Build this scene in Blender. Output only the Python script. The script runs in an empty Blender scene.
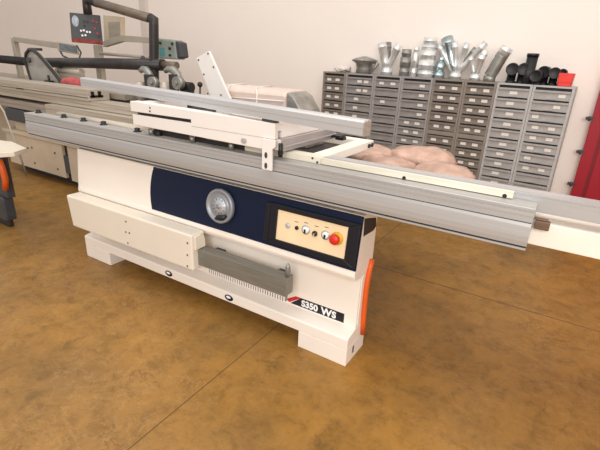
import bpy, bmesh, math, random
from mathutils import Vector, Matrix
random.seed(7)
C = bpy.context.scene.collection
# ------------------------------------------------------------------ camera
F = 426.97; H = 1.38
RIGHT = Vector((0.8462, 0.5312, 0.0422)); UP = Vector((-0.2273, 0.2888, 0.9300)); FWD = Vector((-0.4819, 0.7965, -0.3652))
FWD.normalize(); RIGHT = (RIGHT - RIGHT.dot(FWD)*FWD).normalized(); UP = RIGHT.cross(FWD)
cd = bpy.data.cameras.new('camera'); cam = bpy.data.objects.new('camera', cd); C.objects.link(cam)
cd.sensor_width = 36; cd.lens = F/600*36; cd.clip_start = 0.05; cd.clip_end = 100
cam.matrix_world = Matrix((( RIGHT.x, UP.x, -FWD.x, 0), (RIGHT.y, UP.y, -FWD.y, 0), (RIGHT.z, UP.z, -FWD.z, H), (0,0,0,1)))
bpy.context.scene.camera = cam
EYE = Vector((0,0,H))
def ray(x, y): return RIGHT*((x-300)/F) - UP*((y-225)/F) + FWD
def aty(x, y, Y): d = ray(x, y); return EYE + d*(Y/d.y)
def atx(x, y, X): d = ray(x, y); return EYE + d*(X/d.x)
def atz(x, y, Z): d = ray(x, y); return EYE + d*((Z-H)/d.z)
def atp(x, y, P, n): d = ray(x, y); return EYE + d*((Vector(P)-EYE).dot(n)/d.dot(n))

# ------------------------------------------------------------------ materials
def srgb(c):
    return tuple(((v/255)/12.92 if v/255 <= .04045 else ((v/255+.055)/1.055)**2.4) for v in c) + (1,)
def mat(name, rgb, rough=.5, metal=0, noise=.04, scale=8, bump=0, bscale=60, alpha=1, aniso=None, spec=.5):
    m = bpy.data.materials.new(name); m.use_nodes = True
    nt = m.node_tree; b = nt.nodes['Principled BSDF']
    b.inputs['Roughness'].default_value = rough; b.inputs['Metallic'].default_value = metal
    b.inputs['Specular IOR Level'].default_value = spec
    base = srgb(rgb)
    tc = nt.nodes.new('ShaderNodeTexCoord'); mp = nt.nodes.new('ShaderNodeMapping')
    nt.links.new(tc.outputs['Object'], mp.inputs[0])
    if aniso: mp.inputs['Scale'].default_value = aniso
    n = nt.nodes.new('ShaderNodeTexNoise'); n.inputs['Scale'].default_value = scale; n.inputs['Detail'].default_value = 4
    nt.links.new(mp.outputs[0], n.inputs['Vector'])
    r = nt.nodes.new('ShaderNodeValToRGB')
    r.color_ramp.elements[0].position = .3; r.color_ramp.elements[1].position = .7
    r.color_ramp.elements[0].color = tuple(v*(1-noise*2) for v in base[:3])+(1,)
    r.color_ramp.elements[1].color = tuple(min(1, v*(1+noise)) for v in base[:3])+(1,)
    nt.links.new(n.outputs['Fac'], r.inputs[0]); nt.links.new(r.outputs[0], b.inputs['Base Color'])
    if bump:
        n2 = nt.nodes.new('ShaderNodeTexNoise'); n2.inputs['Scale'].default_value = bscale
        nt.links.new(mp.outputs[0], n2.inputs['Vector'])
        bp = nt.nodes.new('ShaderNodeBump'); bp.inputs['Strength'].default_value = bump; bp.inputs['Distance'].default_value = .01
        nt.links.new(n2.outputs['Fac'], bp.inputs['Height']); nt.links.new(bp.outputs[0], b.inputs['Normal'])
    if alpha < 1: b.inputs['Alpha'].default_value = alpha
    return m
M = dict(
 cream=mat('cream_paint', (240,230,219), .45, noise=.015, scale=3),
 cream2=mat('aged_cream_paint', (206,188,163), .5, noise=.06, scale=3),
 covercream=mat('cover_cream_paint', (230,219,203), .48, noise=.02, scale=3),
 white=mat('white_paint', (234,227,222), .45, noise=.012),
 beam=mat('ivory_paint', (241,232,219), .5, noise=.03, scale=4),
 ivoryrail=mat('worn_ivory_steel', (228,220,203), .4, noise=.07, scale=5, aniso=(1,8,8)),
 alu=mat('anodised_aluminium', (186,185,185), .36, .35, noise=.03, scale=6, aniso=(.5,20,20)),
 alutop=mat('aluminium_top', (176,172,167), .5, .2, noise=.05, scale=6, aniso=(.6,18,18)),
 alu2=mat('dull_aluminium', (170,158,144), .5, .3, noise=.12, scale=5, aniso=(.5,14,14)),
 alu2l=mat('dull_aluminium_light', (196,184,168), .5, .25, noise=.1, scale=5, aniso=(.5,14,14)),
 fence=mat('fence_aluminium', (198,197,198), .4, .35, noise=.02, aniso=(.5,10,10)),
 steel=mat('brushed_steel', (132,129,120), .42, .3, noise=.08, scale=6, aniso=(1,10,10)),
 plate=mat('ground_steel_plate', (176,170,168), .45, .4, noise=.08, scale=4),
 blue=mat('dark_blue_panel', (9,23,50), .45, noise=.05, spec=.28),
 black=mat('black_plastic', (22,22,24), .45, noise=.05),
 bezel=mat('black_bezel', (13,16,27), .35, noise=.03),
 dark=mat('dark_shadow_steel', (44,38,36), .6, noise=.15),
 char=mat('charcoal_paint', (66,68,72), .5, noise=.1),
 panelcream=mat('control_face', (238,213,174), .45, noise=.03),
 red=mat('red_plastic', (214,40,26), .35, noise=.03),
 yellow=mat('yellow_plastic', (226,170,40), .45, noise=.03),
 orange=mat('orange_hose', (224,96,30), .45, noise=.04),
 wheel=mat('handwheel_grey', (150,152,158), .4, .3, noise=.05),
 wheell=mat('handwheel_light', (188,190,194), .4, .3, noise=.05),
 labelw=mat('white_print', (240,240,240), .5, noise=0),
 labelr=mat('red_print', (196,34,44), .5, noise=0),
 cabg=mat('grey_cabinet_paint', (158,152,149), .5, noise=.05, scale=5),
 cabgl=mat('light_grey_cabinet_paint', (182,179,177), .5, noise=.04, scale=5),
 cabb=mat('brown_grey_cabinet_paint', (142,130,120), .5, noise=.06, scale=5),
 drg=mat('grey_drawer_paint', (146,140,137), .5, noise=.08, scale=12),
 drgl=mat('light_grey_drawer_paint', (168,163,160), .5, noise=.07, scale=12),
 drb=mat('brown_grey_drawer_paint', (128,117,108), .5, noise=.08, scale=12),
 card=mat('paper_card', (232,224,216), .7, noise=.03),
 galv=mat('galvanised_steel', (232,232,230), .28, .5, noise=.12, scale=14, bump=.1, bscale=18),
 galvd=mat('dull_galvanised_steel', (158,156,150), .4, .6, noise=.15, scale=14),
 galvb=mat('bluish_galvanised_steel', (200,216,222), .22, .85, noise=.1, scale=9),
 reddoor=mat('red_door_paint', (156,8,32), .45, noise=.05, scale=3),
 reddark=mat('dark_red_paint', (120,8,24), .5, noise=.05),
 redbox=mat('red_box_plastic', (232,56,44), .4, noise=.03),
 pipe=mat('dark_pipe', (52,47,46), .42, .1, noise=.2, scale=9),
 pipeb=mat('brown_grey_pipe', (120,106,92), .45, .3, noise=.15, scale=9),
 arm=mat('beige_arm_paint', (172,162,147), .5, noise=.06),
 armgreen=mat('green_grey_box', (148,156,144), .5, noise=.08),
 pinkwrap=mat('pink_wrapping', (192,156,138), .3, noise=.14, scale=14, bump=.35, bscale=30),
 tanwrap=mat('tan_wrapping', (218,198,186), .38, noise=.07, scale=5, bump=.15, bscale=12),
 film=mat('clear_film', (226,216,208), .25, noise=.04, bump=.3, bscale=14),
 wood=mat('brown_wood', (112,86,68), .6, noise=.15, aniso=(2,20,20)),
 wtable=mat('white_laminate', (226,214,196), .45, noise=.03),
 screen=mat('display_face', (86,92,96), .3, noise=.2, scale=30),
 cloth=mat('red_cloth', (196,92,92), .8, noise=.15, scale=20, bump=.5, bscale=20),
 teal=mat('teal_label', (90,150,155), .5),
 guard=mat('smoky_guard', (176,170,160), .25, noise=.08, alpha=.72),
)
def wall_mat():
    m = mat('painted_wall', (247,235,226), .75, noise=.012, scale=1.2, bump=.12, bscale=25); return m
def floor_mat():
    m = bpy.data.materials.new('ochre_resin_floor'); m.use_nodes = True; nt = m.node_tree; b = nt.nodes['Principled BSDF']
    L = nt.links; N = nt.nodes
    tc = N.new('ShaderNodeTexCoord')
    def noise(sc, det, dist=0, rough=.55, stretch=None):
        n = N.new('ShaderNodeTexNoise'); n.inputs['Scale'].default_value = sc; n.inputs['Detail'].default_value = det
        n.inputs['Distortion'].default_value = dist; n.inputs['Roughness'].default_value = rough
        mp = N.new('ShaderNodeMapping'); L.new(tc.outputs['Object'], mp.inputs[0]); L.new(mp.outputs[0], n.inputs['Vector'])
        if stretch: mp.inputs['Scale'].default_value = stretch; mp.inputs['Rotation'].default_value = (0,0,.6)
        return n
    def ramp(src, stops):
        r = N.new('ShaderNodeValToRGB'); e = r.color_ramp.elements
        while len(e) < len(stops): e.new(.5)
        for k, (p, c) in enumerate(stops): e[k].position = p; e[k].color = c
        L.new(src, r.inputs[0]); return r
    def mix(a, bb, f, mode='MIX', fac=None):
        x = N.new('ShaderNodeMixRGB'); x.blend_type = mode
        L.new(a, x.inputs[1])
        if isinstance(bb, tuple): x.inputs[2].default_value = bb
        else: L.new(bb, x.inputs[2])
        if fac is not None: L.new(fac, x.inputs[0])
        else: x.inputs[0].default_value = f
        return x
    a = ramp(noise(1.5, 6, .3, .62).outputs['Fac'], [(.32, srgb((118,86,40))), (.5, srgb((146,104,43))), (.68, srgb((166,119,48)))])
    g = ramp(noise(.6, 3, .3).outputs['Fac'], [(.35, (0,0,0,1)), (.8, (.9,.9,.9,1))])
    c = mix(a.outputs[0], srgb((143,108,66)), 0, fac=g.outputs[0])
    st = ramp(noise(9, 10, .35, .78).outputs['Fac'], [(.34, (.58,.57,.52,1)), (.5, (1,1,1,1)), (.66, (1.25,1.24,1.2,1))])
    c = mix(c.outputs[0], st.outputs[0], .75, 'MULTIPLY')
    sp = ramp(noise(42, 8, .2, .8).outputs['Fac'], [(.3, (.45,.4,.35,1)), (.42, (1,1,1,1)), (.9, (1.12,1.12,1.12,1))])
    c = mix(c.outputs[0], sp.outputs[0], .7, 'MULTIPLY')
    sc = ramp(noise(3, 12, .9, .8, (1,3,1)).outputs['Fac'], [(.58, (0,0,0,1)), (.72, (.45,.45,.45,1))])
    c = mix(c.outputs[0], srgb((166,128,76)), 0, fac=sc.outputs[0])
    dk = ramp(noise(2.2, 9, .6, .75).outputs['Fac'], [(.26, (.5,.5,.5,1)), (.36, (0,0,0,1))])
    c = mix(c.outputs[0], srgb((68,48,28)), 0, fac=dk.outputs[0])
    cr = ramp(noise(2.6, 12, .5, .66).outputs['Fac'], [(.488, (0,0,0,1)), (.499, (.55,.55,.55,1)), (.51, (0,0,0,1))])
    msk = ramp(noise(3.3, 4, .8).outputs['Fac'], [(.5, (0,0,0,1)), (.62, (1,1,1,1))])
    mm = mix(cr.outputs[0], msk.outputs[0], 1, 'MULTIPLY')
    c = mix(c.outputs[0], srgb((78,56,34)), 0, fac=mm.outputs[0])
    cl = ramp(noise(3.9, 12, .3, .7, (1,1.6,1)).outputs['Fac'], [(.49, (0,0,0,1)), (.5, (.5,.5,.5,1)), (.512, (0,0,0,1))])
    m3 = mix(cl.outputs[0], g.outputs[0], 1, 'MULTIPLY')
    c = mix(c.outputs[0], srgb((196,160,108)), 0, fac=m3.outputs[0])
    L.new(c.outputs[0], b.inputs['Base Color'])
    rr = ramp(noise(5, 6, 1).outputs['Fac'], [(.3, (.3,.3,.3,1)), (.7, (.5,.5,.5,1))])
    L.new(rr.outputs[0], b.inputs['Roughness']); b.inputs['Specular IOR Level'].default_value = .3
    bp = N.new('ShaderNodeBump'); bp.inputs['Strength'].default_value = .12; bp.inputs['Distance'].default_value = .01
    L.new(noise(18, 5).outputs['Fac'], bp.inputs['Height']); L.new(bp.outputs[0], b.inputs['Normal'])
    return m

# ------------------------------------------------------------------ mesh helpers
class MB:
    def __init__(s): s.bm = bmesh.new(); s.mats = []
    def _mi(s, m):
        if m is None: return 0
        if m not in s.mats: s.mats.append(m)
        return s.mats.index(m)
    def box(s, x0, x1, y0, y1, z0, z1, m=None):
        return s.prism([(x0,y0),(x1,y0),(x1,y1),(x0,y1)], z0, z1, 'z', m)
    def prism(s, pts, a, b, ax='x', m=None):
        def P(u, v, w): return {'x': (w,u,v), 'y': (u,w,v), 'z': (u,v,w)}[ax]
        lo = [s.bm.verts.new(P(u,v,a)) for u,v in pts]; hi = [s.bm.verts.new(P(u,v,b)) for u,v in pts]
        fs = []; n = len(pts)
        fs.append(s.bm.faces.new(lo)); fs.append(s.bm.faces.new(hi[::-1]))
        for i in range(n): fs.append(s.bm.faces.new((lo[i], hi[i], hi[(i+1)%n], lo[(i+1)%n])))
        mi = s._mi(m)
        for f in fs: f.material_index = mi
        return s
    def hexa(s, p, m=None):   # 8 points: 4 bottom, 4 top
        v = [s.bm.verts.new(q) for q in p]; mi = s._mi(m)
        for ix in ((3,2,1,0),(4,5,6,7),(0,1,5,4),(1,2,6,5),(2,3,7,6),(3,0,4,7)):
            f = s.bm.faces.new([v[i] for i in ix]); f.material_index = mi
        return s
    def slab(s, pts, n, t, m=None):     # polygon pts extruded by -n*t
        n = Vector(n); a = [s.bm.verts.new(Vector(q)) for q in pts]; b = [s.bm.verts.new(Vector(q)-n*t) for q in pts]
        k = len(pts); mi = s._mi(m); fs = [s.bm.faces.new(a), s.bm.faces.new(b[::-1])]
        for i in range(k): fs.append(s.bm.faces.new((a[i], b[i], b[(i+1)%k], a[(i+1)%k])))
        for f in fs: f.material_index = mi
        return s
    def cyl(s, p0, p1, r0, r1=None, seg=20, m=None, caps=True):
        return s.tube([p0, p1], [r0, r0 if r1 is None else r1], seg, m, caps)
    def tube(s, pts, r, seg=14, m=None, caps=True):
        pts = [Vector(q) for q in pts]
        if not isinstance(r, (list, tuple)): r = [r]*len(pts)
        rings = []; ref = None; mi = s._mi(m)
        for i, q in enumerate(pts):
            if i == 0: t = pts[1]-pts[0]
            elif i == len(pts)-1: t = pts[-1]-pts[-2]
            else: t = (pts[i+1]-pts[i]).normalized() + (pts[i]-pts[i-1]).normalized()
            if t.length < 1e-9: t = pts[min(i+1,len(pts)-1)]-pts[0]
            t.normalize()
            if ref is None: ref = Vector((0,0,1)) if abs(t.z) < .9 else Vector((1,0,0))
            a = (ref - ref.dot(t)*t).normalized(); ref = a; b = t.cross(a)
            rings.append([s.bm.verts.new(q + (a*math.cos(2*math.pi*k/seg) + b*math.sin(2*math.pi*k/seg))*r[i]) for k in range(seg)])
        for i in range(len(rings)-1):
            for k in range(seg):
                f = s.bm.faces.new((rings[i][k], rings[i][(k+1)%seg], rings[i+1][(k+1)%seg], rings[i+1][k])); f.material_index = mi; f.smooth = True
        if caps:
            f = s.bm.faces.new(rings[0][::-1]); f.material_index = mi
            f = s.bm.faces.new(rings[-1]); f.material_index = mi
        return s
    def lathe(s, base, axis, prof, seg=24, m=None):     # prof list of (r, h)
        axis = Vector(axis).normalized(); base = Vector(base)
        return s.tube_prof(base, axis, prof, seg, m)
    def tube_prof(s, base, axis, prof, seg, m):
        ref = Vector((0,0,1)) if abs(axis.z) < .9 else Vector((1,0,0))
        a = (ref - ref.dot(axis)*axis).normalized(); b = axis.cross(a); mi = s._mi(m); rings = []
        for r, h in prof:
            r = max(r, 1e-4)
            rings.append([s.bm.verts.new(base + axis*h + (a*math.cos(2*math.pi*k/seg)+b*math.sin(2*math.pi*k/seg))*r) for k in range(seg)])
        for i in range(len(rings)-1):
            for k in range(seg):
                f = s.bm.faces.new((rings[i][k], rings[i][(k+1)%seg], rings[i+1][(k+1)%seg], rings[i+1][k])); f.material_index = mi; f.smooth = True
        for rg in (rings[0][::-1], rings[-1]):
            f = s.bm.faces.new(rg); f.material_index = mi
        return s
    def ball(s, c, r, m=None, sc=(1,1,1), seg=14):
        c = Vector(c); mi = s._mi(m)
        g = bmesh.ops.create_uvsphere(s.bm, u_segments=seg, v_segments=seg//2+2, radius=1, matrix=Matrix.Translation(c) @ Matrix.Diagonal((r*sc[0], r*sc[1], r*sc[2], 1)))
        for v in g['verts']:
            for f in v.link_faces: f.material_index = mi; f.smooth = True
        return s
    def build(s, name, m, parent=None, bevel=0, seg=2):
        bmesh.ops.recalc_face_normals(s.bm, faces=s.bm.faces[:])
        me = bpy.data.meshes.new(name); 
        if not s.mats: mats = [m]
        else: mats = [m if q is None else q for q in s.mats]
        if parent is not None:
            inv = world_of(parent).inverted(); s.bm.transform(inv)
        s.bm.to_mesh(me); s.bm.free()
        for q in mats: me.materials.append(q)
        o = bpy.data.objects.new(name, me); C.objects.link(o)
        if parent is not None: o.parent = parent
        if bevel:
            bv = o.modifiers.new('bevel', 'BEVEL'); bv.width = bevel; bv.segments = seg; bv.limit_method = 'ANGLE'; bv.angle_limit = math.radians(40)
        return o
def world_of(o):
    mtx = Matrix.LocRotScale(o.location, o.rotation_euler, o.scale)
    return world_of(o.parent) @ mtx if o.parent else mtx
def thing(name, label, cat, loc=(0,0,0), rz=0, group=None):
    o = bpy.data.objects.new(name, None); C.objects.link(o); o.location = loc; o.rotation_euler = (0,0,rz)
    o.empty_display_size = .1
    return tag(o, label, cat, group)
def tag(o, label, cat, group=None):
    o['label'] = label; o['category'] = cat
    if group: o['group'] = group
    return o
def struct(o): o['kind'] = 'structure'; return o
def rooted(mb, name, m, base, label, cat, group=None, bevel=0, rz=0):
    """single-mesh thing: origin moved to its base"""
    o = mb.build(name, m, None, bevel)
    base = Vector(base)
    mt = Matrix.LocRotScale(base, Matrix.Rotation(rz,3,'Z'), None)
    o.data.transform(mt.inverted()); o.location = base; o.rotation_euler = (0,0,rz)
    return tag(o, label, cat, group)

# ------------------------------------------------------------------ setting
DY = math.radians(-2.716)
U = Vector((math.cos(DY), math.sin(DY), 0)); Nn = Vector((-math.sin(DY), math.cos(DY), 0))
D = 4.3; WALL = D + .30
def wp(s, off, z): return Nn*(D+off) + U*s + Vector((0,0,z))
def atw(x, y, off):
    P = atp(x, y, Nn*(D+off), Nn); return P.dot(U), P.z
f = MB(); f.box(-26, 12, -8, 6.6, -.05, 0); struct(f.build('floor', floor_mat()))
w = MB(); w.slab([wp(-25,.30,0), wp(12,.30,0), wp(12,.30,6), wp(-25,.30,6)], -Nn, .2); struct(w.build('wall_back', wall_mat()))
# control joints cut in the floor
mj = mat('floor_joint', (86,62,36), .8)
j = MB(); j.box(-1.115,-1.111, -1, 6, 0, .0006); struct(j.build('trim_1', mj))
j = MB(); j.box(-1.110,6, 2.660,2.668, 0, .0006); struct(j.build('trim_2', mat('worn_joint', (104,74,44), .8)))
# wall pilaster strip upper left
s0, _ = atw(140.5,5,.28); s1, _ = atw(147,5,.28)
pz = MB(); a = wp(s0,.25,2.2); 
pz.slab([wp(s0,.25,0), wp(s1,.25,0), wp(s1,.25,6), wp(s0,.25,6)], -Nn, .05)
struct(pz.build('trim_3', mat('pilaster_paint', (220,206,198), .75, noise=.02), None, .004))
# red door on the right
def door():
    sL, _ = atw(600,90,.25); 
    root = MB(); root.slab([wp(sL,.22,0), wp(sL+1.3,.22,0), wp(sL+1.3,.22,2.6), wp(sL,.22,2.6)], -Nn, .08)
    d = struct(root.build('door_1', M['reddoor'], None, .004))
    p = MB(); p.slab([wp(sL+.115,.212,0.1), wp(sL+1.2,.212,.1), wp(sL+1.2,.212,2.5), wp(sL+.115,.212,2.5)], -Nn, .008)
    p.build('door_panel', M['reddoor'], d, .002)
    p = MB(); p.slab([wp(sL+.09,.216,0.05), wp(sL+.115,.216,.05), wp(sL+.115,.216,2.5), wp(sL+.09,.216,2.5)], -Nn, .004)
    p.build('door_seam', M['reddark'], d)
    for px, py in ((590,118.5),(581,152),(572,184)):
        s, z = atw(px, py, .22)
        h = MB(); h.slab([wp(sL-.045,.21,z-.012), wp(sL+.015,.21,z-.012), wp(sL+.015,.21,z+.012), wp(sL-.045,.21,z+.012)], -Nn, .03)
        h.cyl(wp(sL-.015,.205,z-.02), wp(sL-.015,.205,z+.02), .010)
        h.build('door_hinge', M['char'], d)
door()

# ------------------------------------------------------------------ the panel saw
XL, XR = -2.706, -.653
saw = thing('panel_saw', 'big cream sliding table panel saw with dark blue control fascia in the foreground', 'saw', (-1.68,1.66,0))
b = MB(); b.prism([(1.560,.095),(1.560,.150),(1.566,.156),(1.645,.170),(1.765,.170),(1.765,.095)], XL, XR); b.build('base_frame', M['cream'], saw, .003)
for x0, x1 in ((XL, -2.44), (-.925, XR)):
    b = MB(); b.box(x0, x1, 1.560, 1.765, 0, .0945); ft = b.build('foot', M['cream'], saw, .003)
    if x1 == XR:
        q = MB(); q.box(XR-.004, XR+.0015, 1.628, 1.644, .035, .075); q.build('foot_slot', M['char'], ft, .0015)
b = MB(); b.prism([(1.643,.168),(1.643,.470),(1.765,.470),(1.765,.168)], XL+.004, XR-.001); b.build('lower_panel', M['cream'], saw, .002)
T = Vector((0,1.602,.763)); B0 = Vector((0,1.567,.481)); vz = (T-B0).normalized(); fn = Vector((0,-vz.z, vz.y))
up = MB(); up.prism([(1.567,.479),(1.602,.763),(1.765,.763),(1.765,.4705),(1.645,.4705),(1.637,.446),(1.574,.462)], XL, XR); up.build('upper_panel', M['cream'], saw, .003)
def onface(x, y): return atp(x, y, B0, fn)
def fp(X, h, o=0): return Vector((X,0,0)) + B0 + vz*h + fn*o
FH = (T-B0).length
# blue fascia with a bowed left edge
L0 = onface(154,167); L1 = onface(150.6,188); L2 = onface(152.3,208.5)
pts = [fp(XR+.001, .030, .003), fp(XR+.001, FH-.002, .003)]
for k in range(9):
    t = k/8; q = L0*(2*(t-.5)*(t-1)) + L1*(-4*t*(t-1)) + L2*(2*t*(t-.5))
    h = (FH-.002)*(1-t) + .030*t
    pts.append(fp(q.x, h, .003))
fb = MB(); fb.slab(pts, fn, .006); fb.build('blue_fascia', M['blue'], saw, .001)
lip = MB(); lip.slab([fp(XL+.004,.003,.004), fp(XR,.003,.004), fp(XR,.028,.004), fp(XL+.004,.028,.004)], fn, .008); lip.build('lower_lip', M['cream'], saw, .0015)
# control panel
c1, c2, c3, c4 = [onface(*q) for q in ((279.8,209.8),(351.2,226.4),(344,258.8),(276.3,238))]
fx0 = onface(270,208).x; hs = [(q-B0).dot(vz) for q in (c1,c2,c3,c4)]
hT = (hs[0]+hs[1])/2; hB = (hs[2]+hs[3])/2; cx0 = (c1.x+c4.x)/2; cx1 = (c2.x+c3.x)/2
bz = MB()
o1, o2 = .003, .016
outer = [(fx0, hB-.028), (XR-.002, hB-.028), (XR-.002, hT+.026), (fx0, hT+.026)]
inner = [(cx0, hB), (cx1, hB), (cx1, hT), (cx0, hT)]
for k in range(4):
    a, b_ = outer[k], outer[(k+1)%4]; c_, d_ = inner[(k+1)%4], inner[k]
    bz.slab([fp(*a,o2), fp(*b_,o2), fp(*c_,o2), fp(*d_,o2)], fn, .013)
cp = bz.build('control_bezel', M['bezel'], saw, .003)
fc = MB(); fc.slab([fp(*q,.008) for q in inner], fn, .006); face = fc.build('control_face', M['panelcream'], cp)
hd = MB(); hx = onface(272,222).x
hd.slab([fp(fx0-.012,hB-.02,.02), fp(fx0+.012,hB-.02,.02), fp(fx0+.012,hT+.02,.02), fp(fx0-.012,hT+.02,.02)], fn, .018); hd.build('bezel_grip', M['bezel'], cp, .004)
def knob(px, py, r, h, m, name, cap=None, collar=None):
    q = onface(px, py); hh = (q-B0).dot(vz); base = fp(q.x, hh, .008)
    k = MB()
    if collar: k.lathe(base, fn, [(r*1.35,0),(r*1.35,.003),(r*.6,.0035)], 24, collar)
    k.lathe(base, fn, [(r,.001),(r,h*.7),(r*.9,h),(0,h)], 24, m)
    if cap: 
        a = base + fn*(h+.001)
        k.slab([a+Vector((-r*.25,0,0))-vz*r*.9+fn*.004, a+Vector((r*.25,0,0))-vz*r*.9+fn*.004, a+Vector((r*.25,0,0))+vz*r*.2+fn*.004, a+Vector((-r*.25,0,0))+vz*r*.2+fn*.004], fn, .008, cap)
    k.build(name, m, cp)
knob(289,225.2,.0135,.006, M['wheell'], 'lamp_button')
knob(298,227.5,.0095,.008, M['black'], 'push_button')
knob(306.8,229.5,.016,.008, M['labelw'], 'selector_switch', M['black'], M['alu'])
knob(316,233.2,.013,.010, M['black'], 'rotary_switch', M['alu'])
knob(326.5,234.8,.016,.008, M['labelw'], 'selector_switch', M['black'], M['alu'])
q = onface(338,238); hh = (q-B0).dot(vz)
k = MB(); k.lathe(fp(q.x,hh,.008), fn, [(.030,0),(.030,.004),(.012,.005)], 28, M['yellow']); yk = k.build('emergency_stop_plate', M['yellow'], cp)
k = MB(); k.lathe(fp(q.x,hh,.012), fn, [(.010,0),(.010,.014),(.023,.018),(.025,.026),(.021,.034),(.008,.038),(0,.038)], 28, M['red']); k.build('emergency_stop_button', M['red'], cp)
for px, py in ((297.5,221.5),(307,222.5),(317.5,226),(327.5,227)):   # small printed marks above the switches
    q = onface(px, py); hh = (q-B0).dot(vz)
    k = MB(); k.slab([fp(q.x-.010,hh-.0015,.0088), fp(q.x+.010,hh-.0015,.0088), fp(q.x+.010,hh+.0015,.0088), fp(q.x-.010,hh+.0015,.0088)], fn, .001); k.build('printed_mark', M['char'], face)
# handwheel
q = onface(222.4,205.6); hh = (q-B0).dot(vz); wc = fp(q.x, hh, 0)
R = .091
k = MB()
prof = [(.02,.003),(R*.92,.003),(R,.008),(R,.024),(R*.94,.031),(R*.86,.031),(R*.80,.022),(R*.62,.018),(R*.60,.024),(R*.56,.026),(R*.50,.024),(R*.16,.024),(R*.15,.034),(0,.034)]
k.lathe(wc, fn, prof, 48, M['wheel']); hw = k.build('handwheel', M['wheel'], saw)
k = MB(); k.lathe(wc+fn*.0245, fn, [(R*.5,0),(R*.5,.002),(0,.002)], 40, M['wheell']); k.build('dial', M['wheell'], hw)
k = MB()
for i in range(12):
    a = i*math.pi/6; dr = Vector((math.cos(a),0,0)) + vz*math.sin(a); k.cyl(wc+dr*R*.36+fn*.027, wc+dr*R*.47+fn*.027, .0012, seg=6)
k.build('dial_marks', M['char'], hw)
k = MB(); g = wc + Vector((.018,0,0)) - vz*.060 + fn*.030
k.tube([g+Vector((-.034,0,0))-vz*.010, g+Vector((-.016,0,0)), g+Vector((.014,0,0))+vz*.006, g+Vector((.034,0,0))+vz*.020], [.007,.014,.015,.008], 14, M['black']); k.build('crank_handle', M['black'], hw)
# side cover opening + orange hose on the right end
pz_ = [atx(x,y,XR) for x,y in ((364.5,218.5),(376,217.5),(376,226),(373,230.5),(363.3,236.5))]
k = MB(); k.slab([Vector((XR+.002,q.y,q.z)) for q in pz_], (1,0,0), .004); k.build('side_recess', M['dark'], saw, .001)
k = MB(); hp = [(1.735,.510),(1.722,.47),(1.708,.42),(1.702,.36),(1.703,.30),(1.706,.24),(1.712,.18),(1.722,.10)]
k.tube([(XR+.007, y, z) for y, z in hp], .014, 14); k.build('orange_trim_hose', M['orange'], saw)
k = MB(); k.box(XR-.001, XR+.003, 1.655, 1.676, .18, .45); k.build('side_seam', M['cream'], saw, .001)
# model plate
Yp = 1.643
def pp(x, y, o=0): q = aty(x, y, Yp); return Vector((q.x, Yp-.0015-o, q.z))
zt_, zb_ = .229, .178
k = MB(); k.slab([(-1.03,Yp-.0015,zb_),(-.719,Yp-.0015,zb_),(-.719,Yp-.0015,zt_),(-.967,Yp-.0015,zt_)], (0,-1,0), .0015, M['bezel'])
k.slab([(-1.062,Yp-.0018,zb_+.012),(-1.035,Yp-.0018,zb_+.004),(-.967,Yp-.0018,zt_),(-1.0,Yp-.0018,zt_)], (0,-1,0), .0018, M['labelr'])
mp_ = k.build('model_plate', M['bezel'], saw)
def text(s, size, X, Z, Y, m, parent, name, bold=.0):
    cu = bpy.data.curves.new(name, 'FONT'); cu.body = s; cu.size = size; cu.offset = bold; cu.extrude = .0004; cu.resolution_u = 6
    o = bpy.data.objects.new(name+'_tmp', cu); C.objects.link(o)
    dg = bpy.context.evaluated_depsgraph_get(); me = bpy.data.meshes.new_from_object(o.evaluated_get(dg)); bpy.data.objects.remove(o)
    me.transform(Matrix.Translation((X,Y,Z)) @ Matrix.Rotation(math.pi/2,4,'X'))
    me.transform(world_of(parent).inverted()); me.materials.clear(); me.materials.append(m)
    r = bpy.data.objects.new(name, me); C.objects.link(r); r.parent = parent; return r
text('S350', .049, -.962, .187, Yp-.0023, M['labelw'], mp_, 'lettering', .0020)
text('W', .056, -.846, .184, Yp-.0023, M['labelw'], mp_, 'lettering', .0021)
text('S', .049, -.785, .187, Yp-.0023, M['labelw'], mp_, 'lettering', .0022)
# emblems on the base rail
for px, py in ((169,275),(229,299)):
    q = aty(px, py, 1.56); k = MB()
    el = [(q.x+.030*math.cos(a*math.pi/10), 1.5585, .1235+.0185*math.sin(a*math.pi/10)) for a in range(20)]
    k.slab(el, (0,-1,0), .0015, M['blue']); em = k.build('round_emblem', M['blue'], saw)
    k = MB(); el = [(q.x+.016*math.cos(a*math.pi/8)-.003, 1.5578, .127+.008*math.sin(a*math.pi/8)) for a in range(16)]
    k.slab(el, (0,-1,0), .001); k.build('emblem_mark', M['labelw'], em)
# sliding stop housing (long cream cover) + steel bar with teeth
k = MB()
prof = [(1.46,.283),(1.46,.486),(1.468,.495),(1.557,.495),(1.557,.283)]
k.hexa([(-2.648,1.46,.272),(-1.545,1.46,.278),(-1.545,1.557,.278),(-2.648,1.557,.272),(-2.672,1.46,.484),(-1.545,1.46,.488),(-1.545,1.557,.488),(-2.672,1.557,.484)])
hs_ = k.build('rip_stop_cover', M['covercream'], saw, .010, 3)
for px, py in ((126,221.5),(126,232),(129.5,233),(128,243),(187.5,243),(187.5,255),(187.5,266)):
    q = aty(px, py, 1.46); k = MB(); k.cyl((q.x,1.4605,q.z), (q.x,1.4575,q.z), .0052, seg=10); k.build('screw', M['char'], hs_)
k = MB()
k.prism([(1.475,.40),(1.475,.478),(1.520,.482),(1.542,.466),(1.550,.44),(1.550,.40)], -1.5445, -1.532); k.build('cover_end_cap', M['covercream'], hs_, .004)
k = MB(); k.tube([(-2.70,1.50,.40),(-2.668,1.50,.40)], [.016,.016], 12); k.build('cover_end_knob', M['galvd'], hs_)
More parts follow.
